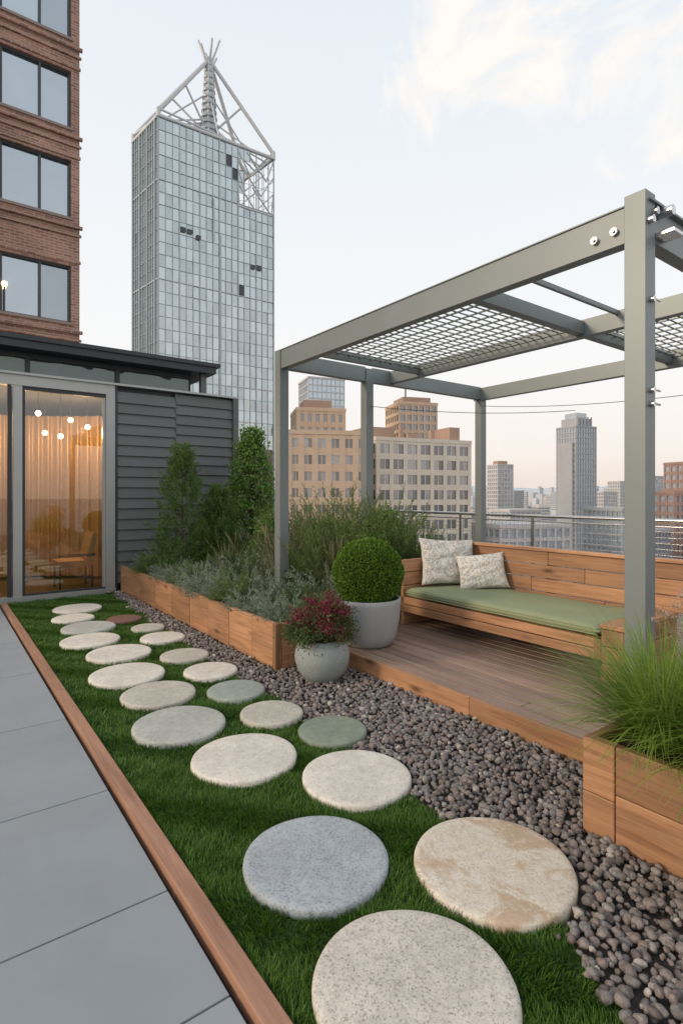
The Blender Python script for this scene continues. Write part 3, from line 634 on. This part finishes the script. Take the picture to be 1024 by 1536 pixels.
for k in range(7):
    u0=.68+.05*k; za=ZT-14; 
    for s_ in (1,-1):
        ua,ub=u0,min(1,max(.66,u0+s_*.18)); b.tube((*(Np+e*ua),za+ (k%3)*4),(*(Np+e*ub),za+(k%3)*4+5.5),.2,m_tw,n=4,caps=False)
b.tube((*(Np+e*.66),ZT-14),(*Rp,ZT-14),.25,m_tw,n=4); 
for Q0,Q1 in ((Np,Rp),(Lp,Np),(Rp,Bp),(Bp,Lp)): b.tube((*Q0,ZT+.3),(*Q1,ZT+.3),.45,m_tw,n=4,caps=True)
cx,cy=(Np+Bp)/2+(Rp-Np)*.035
apex=np.array([cx,cy,107.0])
b.tube((cx,cy,ZT),(cx,cy,92),2.6,m_tm,1.7,n=8,smooth=False); b.tube((cx,cy,92),(cx,cy,106),1.5,m_tw,.9,n=8,smooth=False)
for z in np.arange(86,106,1.6): b.tube((cx,cy,z),(cx,cy,z+.5),2.4-.07*(z-86),m_tm,n=10)
for k in range(6):
    a=k*1.047; b.tube((cx+1.9*math.cos(a),cy+1.9*math.sin(a),ZT),(cx+.8*math.cos(a),cy+.8*math.sin(a),107),.25,m_tw,n=5,caps=False)
for k in range(6):
    a=k*1.047+.4; b.tube((cx-.8*math.cos(a),cy-.8*math.sin(a),102.5),(cx+2.6*math.cos(a),cy+2.6*math.sin(a),109.0+(k%3)*1.3),.36,m_tw,.26,n=6)
for Q in (Np,Rp,Lp,Bp): b.tube((*Q,ZT+1.5),apex,.48,m_tw,n=6); b.tube((*Q,ZT),(*Q,ZT+2),.5,m_tw,n=6); b.tube((*((Q+np.array([cx,cy]))/2),ZT+12.0),(cx,cy,ZT+4),.26,m_tw,n=5)
for Q0,Q1 in ((Np,Rp),(Lp,Np),(Rp,Bp),(Bp,Lp)):
    mid=(Q0+Q1)/2; b.tube((*mid,ZT),(cx,cy,99),.2,m_tw,n=5)
    for t in (.2,.4,.6,.8): b.tube((*(Q0*(1-t)+Q1*t),ZT+.3),(cx,cy,ZT+5+4*t),.2,m_tw,n=4)
    b.tube((*Q0,ZT+1.8),(*(Q0*.25+Q1*.75),ZT+.4),.22,m_tw,n=4)
b.build('glass_skyscraper_with_mast')
# ------------------------------------------------------------------ city
def rect_building(name,r,d,w,dp,zt,yaw,wall,glass,fh=3.4,bay=3.2,pier=1.1,band=1.2,zb=-60,extra=None,prd=.3):
    b=MB(); b.box((-w/2,-dp/2,zb),(w/2,dp/2,zt-.3),glass)
    nx=max(1,round(w/bay)); ny=max(1,round(dp/bay)); q=prd
    # single window panes so that every window differs a little
    if bay>2.4:
        z=zt-band*.8-fh+band
        while z>-12:
            for i in range(nx):
                for h_ in (0,.5):
                    x0=-w/2+w*(i+h_)/nx; b.box((x0,-dp/2-.06,z),(x0+w/nx*.5,-dp/2-.01,z+fh-band),glass)
            z-=fh
    for i in range(nx+1):
        x=-w/2+w*i/nx; x=min(max(x,-w/2+pier/2-q),w/2-pier/2+q)
        for s_ in (-1,1):
            y=s_*dp/2; b.box((x-pier/2,y-q if s_<0 else y-.2,zb),(x+pier/2,y+.2 if s_<0 else y+q,zt-.1),wall)
            if i<nx and bay>2.4:
                xc=x+w/nx/2; b.box((xc-.1,y-q*.4 if s_<0 else y-.2,zb),(xc+.1,y+.2 if s_<0 else y+q*.4,zt-.1),wall)
    for i in range(1,ny):
        y=-dp/2+dp*i/ny
        for s_ in (-1,1):
            x=s_*w/2; b.box((x-q if s_<0 else x-.2,y-pier/2,zb),(x+.2 if s_<0 else x+q,y+pier/2,zt-.1),wall)
    z=zt-band*.8
    while z>max(zb,-45):
        b.box((-w/2-q*.8,-dp/2-q*.8,z),(w/2+q*.8,dp/2+q*.8,z+band),wall); z-=fh
    b.box((-w/2-q*1.3,-dp/2-q*1.3,zt-.35),(w/2+q*1.3,dp/2+q*1.3,zt+.5),wall)
    if extra: extra(b)
    x,y=W(r,d); return b.build(name,loc=(x,y,0),rotz=yaw-A)
m_cream=M('limestone_wall',(.70,.61,.50),.85,nscale=.4,namt=.14,bstr=0); m_tan=M('tan_brick_wall',(.62,.45,.32),.85,nscale=.5,namt=.15,bstr=0)
m_brown=M('brown_brick_wall',(.42,.28,.21),.85,nscale=.4,namt=.15,bstr=0); m_grey=M('grey_concrete_far',(.40,.40,.41),.8,nscale=.2,namt=.1,bstr=0)
m_gw=glass_win('office_windows',(.10,.095,.095),.25,(.7,.72,.75),.1,.7,.01); m_gw2=glass_win('haze_paled_windows',(.30,.32,.34),.3,(.65,.7,.75),.15,.3,.01)  # second glass: base colour lightened to stand in for air haze
m_blue=glass_win('blue_tower_glass',(.34,.42,.47),.4,(.75,.83,.88),.1,.3,.01); m_pale=M('pale_concrete_far',(.58,.55,.53),.8,nscale=.2,namt=.1,bstr=0)  # far concrete tones are paled to include distance haze
m_red=M('red_brick_far',(.44,.28,.22),.85,nscale=.3,namt=.12,bstr=0)
def roofstuff(items,mat):
    def f(b):
        for (x0,x1,y0,y1,z0,z1) in items: b.box((x0,y0,z0),(x1,y1,z1),mat)
    return f
rect_building('beige_office_building',16.3,136,25.5,16,14.2,math.radians(24),m_cream,m_gw,3.5,3.6,1.0,1.3,
  extra=roofstuff([(-13,-6,-4,7,14.7,17.4),(9,12.0,-5,5,14.7,18.2),(-4,-1,-7,-2,14.7,15.9),(3,4,-6,-5,14.7,17),(-5.5,-4.8,-6,-5,14.7,18)],m_brown))
rect_building('brown_tower_block',20.8,165,11.5,11,28,math.radians(15),m_tan,m_gw,2.6,1.8,.6,.9,extra=roofstuff([(-4,4.6,-4,4,28.5,30.2),(-3,-2.6,-3,-2.6,30.2,33)],m_brown))
rect_building('tan_brick_building',-4.0,118,16.5,16,14,math.radians(10),m_tan,m_gw,3.3,2.6,1.2,1.5)
rect_building('tan_stepped_building',-6.2,140,11.5,12,22.3,math.radians(12),m_tan,m_gw,3.2,2.0,.9,1.3,extra=roofstuff([(-4,3,-4,4,22.8,25.0)],m_brown))
rect_building('blue_glass_tower',-10,270,18,17,57,math.radians(20),m_pale,m_blue,3.2,2.2,.25,.5)
rect_building('slab_apartment_tower',115.5,400,13,12,23,math.radians(20),m_pale,m_gw2,3.0,2.6,.7,1.0,extra=roofstuff([(-4,4,-3,3,23.5,26)],m_brown))
def t5(b):
    b.box((-6.5,-6,44),(6.5,6,49.5),m_grey); b.box((-5,-4.5,49.5),(4,4.5,53),m_gw2)
    for x in (-6,-3,0,3,6): b.box((x-.4,-6.6,44),(x+.4,-6.02,50.5),m_grey)
    b.box((-10.2,-6,-60),(-8.9,6,34),m_grey); b.box((8.9,-6,-60),(10.2,6,38),m_grey)
rect_building('grey_skyscraper',149.5,350,17.5,15,44,math.radians(25),m_grey,m_gw2,3.3,2.2,.6,.8,extra=t5)
rect_building('red_brick_tower',128,200,11,14,13,math.radians(25),m_red,m_gw2,3.1,2.4,.8,1.2)
rect_building('red_brick_apartments',107,180,9,10,2.2,math.radians(25),m_red,m_gw2,3.1,2.4,.8,1.2)
rect_building('low_red_building',110,158,18,12,-8.5,math.radians(30),m_red,m_gw2,3.1,2.4,.8,1.2)
rect_building('glass_office_block',74,150,8,12,-2.4,math.radians(25),m_grey,m_blue,3.2,1.6,.3,.6)
rect_building('glass_office_block',89,165,12,12,-9,math.radians(25),m_grey,m_gw2,3.2,1.6,.3,.8)
rect_building('white_apartment_block',45,140,20,14,-6,math.radians(18),m_pale,m_gw2,3.0,2.2,.5,.9)
rect_building('white_apartment_block',68,215,14,12,-4.5,math.radians(20),m_pale,m_gw2,3.0,2.4,.5,.9)
rect_building('slab_apartment_tower',225,470,15,12,4,math.radians(20),m_pale,m_gw2,3.0,2.6,.7,1.0)
rect_building('slab_apartment_tower',205,650,16,12,6,math.radians(30),m_grey,m_gw2,3.0,2.6,.7,1.0)
rect_building('slab_apartment_tower',262,520,14,12,14,math.radians(30),m_pale,m_gw2,3.0,2.6,.7,1.0)
rect_building('slab_apartment_tower',318,560,16,12,20,math.radians(10),m_grey,m_gw2,3.0,2.6,.7,1.0)
# distant buildings (one mass)
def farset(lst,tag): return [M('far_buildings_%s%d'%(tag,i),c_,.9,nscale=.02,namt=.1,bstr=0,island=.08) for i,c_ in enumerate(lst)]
near_=farset([(.46,.41,.38),(.42,.43,.44),(.50,.39,.33),(.56,.55,.54)],'a'); mid_=farset([(.52,.50,.50),(.49,.52,.55),(.56,.50,.47),(.60,.60,.61)],'b'); far_=farset([(.55,.58,.62),(.58,.60,.63),(.60,.58,.58),(.62,.64,.66)],'c')  # aerial haze painted into the wall colours, paler set by set with distance
b=MB(); r_=np.random.default_rng(21)
for k in range(2600):
    d=260+r_.uniform(0,1)**.75*3400; r=d*r_.uniform(-.75,.85)
    w=r_.uniform(10,28); dpt=r_.uniform(10,28); h=r_.uniform(6,38)
    if r_.uniform()<.2 and d>600: h=r_.uniform(42,74); w*=.8
    if r_.uniform()<.035 and d>1200: h=r_.uniform(72,110); w=r_.uniform(12,20)
    x,y=W(r,d); zt=-60+h
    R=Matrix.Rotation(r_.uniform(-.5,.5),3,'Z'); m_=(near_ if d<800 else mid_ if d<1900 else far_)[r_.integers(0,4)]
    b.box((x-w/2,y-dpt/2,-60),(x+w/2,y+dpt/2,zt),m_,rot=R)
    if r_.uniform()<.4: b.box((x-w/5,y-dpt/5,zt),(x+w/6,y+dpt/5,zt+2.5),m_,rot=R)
    if d<1300:
        z=zt-1.2
        while z>max(-60,zt-30):
            b.box((x-w/2-.15,y-dpt/2-.15,z-1.5),(x+w/2+.15,y+dpt/2+.15,z-.1),m_gw2,rot=R,piv=(x,y,z)); z-=3.2
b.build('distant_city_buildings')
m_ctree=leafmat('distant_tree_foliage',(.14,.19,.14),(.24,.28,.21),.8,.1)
b=MB()
for k in range(900):
    d=r_.uniform(180,2200); r=d*r_.uniform(-.2,.8); x,y=W(r,d); n=26; s=r_.uniform(3,6)
    c=np.array([x,y,-55])+r_.normal(0,1,(n,3))*[s*.8,s*.8,2.6]; v,f=leaves(c,r_.normal(size=(n,3)),s*.8,s*.5,r_); b.add(v,f,m_ctree)
b.build('distant_trees')
m_hill=M('haze_tinted_hills',(.40,.47,.50),1,nscale=.004,namt=.10,bstr=0); m_hill2=M('haze_tinted_far_hills',(.54,.60,.65),1,nscale=.004,namt=.06,bstr=0)  # bluish haze is mixed into the hill colours, no volume
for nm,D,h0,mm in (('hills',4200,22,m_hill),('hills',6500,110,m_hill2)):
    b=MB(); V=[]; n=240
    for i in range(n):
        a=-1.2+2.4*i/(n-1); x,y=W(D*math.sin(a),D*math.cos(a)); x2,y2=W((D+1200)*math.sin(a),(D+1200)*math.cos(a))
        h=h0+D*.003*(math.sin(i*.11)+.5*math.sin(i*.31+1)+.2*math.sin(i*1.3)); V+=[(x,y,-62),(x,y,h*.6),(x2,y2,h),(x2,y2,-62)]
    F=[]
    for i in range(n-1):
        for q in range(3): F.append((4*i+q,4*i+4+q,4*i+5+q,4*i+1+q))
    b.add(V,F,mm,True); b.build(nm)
m_city=M('city_ground',(.30,.30,.30),.9,nscale=.01,namt=.2,bstr=0)
b=MB(); b.add([(-9000,-9000,-60),(9000,-9000,-60),(9000,9000,-60),(-9000,9000,-60)],[(0,1,2,3)],m_city); b.build('ground')
# ------------------------------------------------------------------ world + sun
sv=W(-.95,-.35); el=math.radians(20); az=math.atan2(sv[0],sv[1])
w=bpy.data.worlds.new('World'); scene.world=w; w.use_nodes=True; nt=w.node_tree; bg=nt.nodes['Background']
sky=nn(nt,'ShaderNodeTexSky',sky_type='NISHITA'); sky.sun_disc=False; sky.sun_elevation=el; sky.sun_rotation=az; sky.dust_density=3; sky.air_density=1
tc=nn(nt,'ShaderNodeTexCoord'); sp=nn(nt,'ShaderNodeSeparateXYZ'); lk(nt,tc.outputs['Generated'],sp.inputs[0])
hz=ramp(nt,sp.outputs[2],[(0,(.88,.76,.68)),(.07,(.96,.88,.82)),(.2,(.97,.955,.94)),(.42,(.91,.93,.95)),(.75,(.80,.86,.93)),(1,(.70,.79,.90))])
hz10=mix_c(nt,1.0,hz,(10.8,10.8,10.8),'MULTIPLY')
c=mix_c(nt,.90,sky.outputs[0],hz10)
def dirmask(v,lo,hi):
    v=Vector(v).normalized(); d=nn(nt,'ShaderNodeVectorMath',operation='DOT_PRODUCT'); lk(nt,tc.outputs['Generated'],d.inputs[0]); d.inputs[1].default_value=v
    m=nn(nt,'ShaderNodeMapRange'); m.inputs[1].default_value=lo; m.inputs[2].default_value=hi; lk(nt,d.outputs['Value'],m.inputs[0]); return m.outputs[0]
def dv(px,py): r=(px-512)/823; x,y=W(r,1); return (x,y,(742-py)/823)
mp=nn(nt,'ShaderNodeMapping'); mp.inputs['Scale'].default_value=(1,1,1.2); lk(nt,tc.outputs['Generated'],mp.inputs[0])
cl=noise(nt,mp.outputs[0],7.5,9,.6,.6)
k=math_n(nt,'MAXIMUM',dirmask(dv(745,40),.978,.997),dirmask(dv(1050,60),.978,.997)); k=math_n(nt,'MULTIPLY_ADD',k,.26); k.node.inputs[2].default_value=-.12
cf=ramp(nt,math_n(nt,'ADD',cl,k),[(.54,0.0),(.70,1.0)])
c=mix_c(nt,math_n(nt,'MULTIPLY',cf,.75),c,(10.6,9.9,9.2))
lk(nt,c,bg.inputs[0]); bg.inputs[1].default_value=.1
l=bpy.data.lights.new('sun','SUN'); l.energy=1.7; l.angle=math.radians(12); l.color=(1,.80,.58)
o=bpy.data.objects.new('sun',l); scene.collection.objects.link(o); o.rotation_euler=Vector((sv[0],sv[1],math.tan(el))).normalized().to_track_quat('Z','Y').to_euler()
# ------------------------------------------------------------------ camera
cam=bpy.data.cameras.new('camera'); co=bpy.data.objects.new('camera',cam); scene.collection.objects.link(co)
co.location=(0,0,EYE); co.rotation_euler=(math.radians(90),0,-A); cam.sensor_width=36; cam.lens=36*823/1536; cam.shift_y=-26/1536
cam.clip_start=.05; cam.clip_end=20000; scene.camera=co
scene.view_settings.view_transform='Standard'; scene.view_settings.look='None'; scene.view_settings.exposure=0
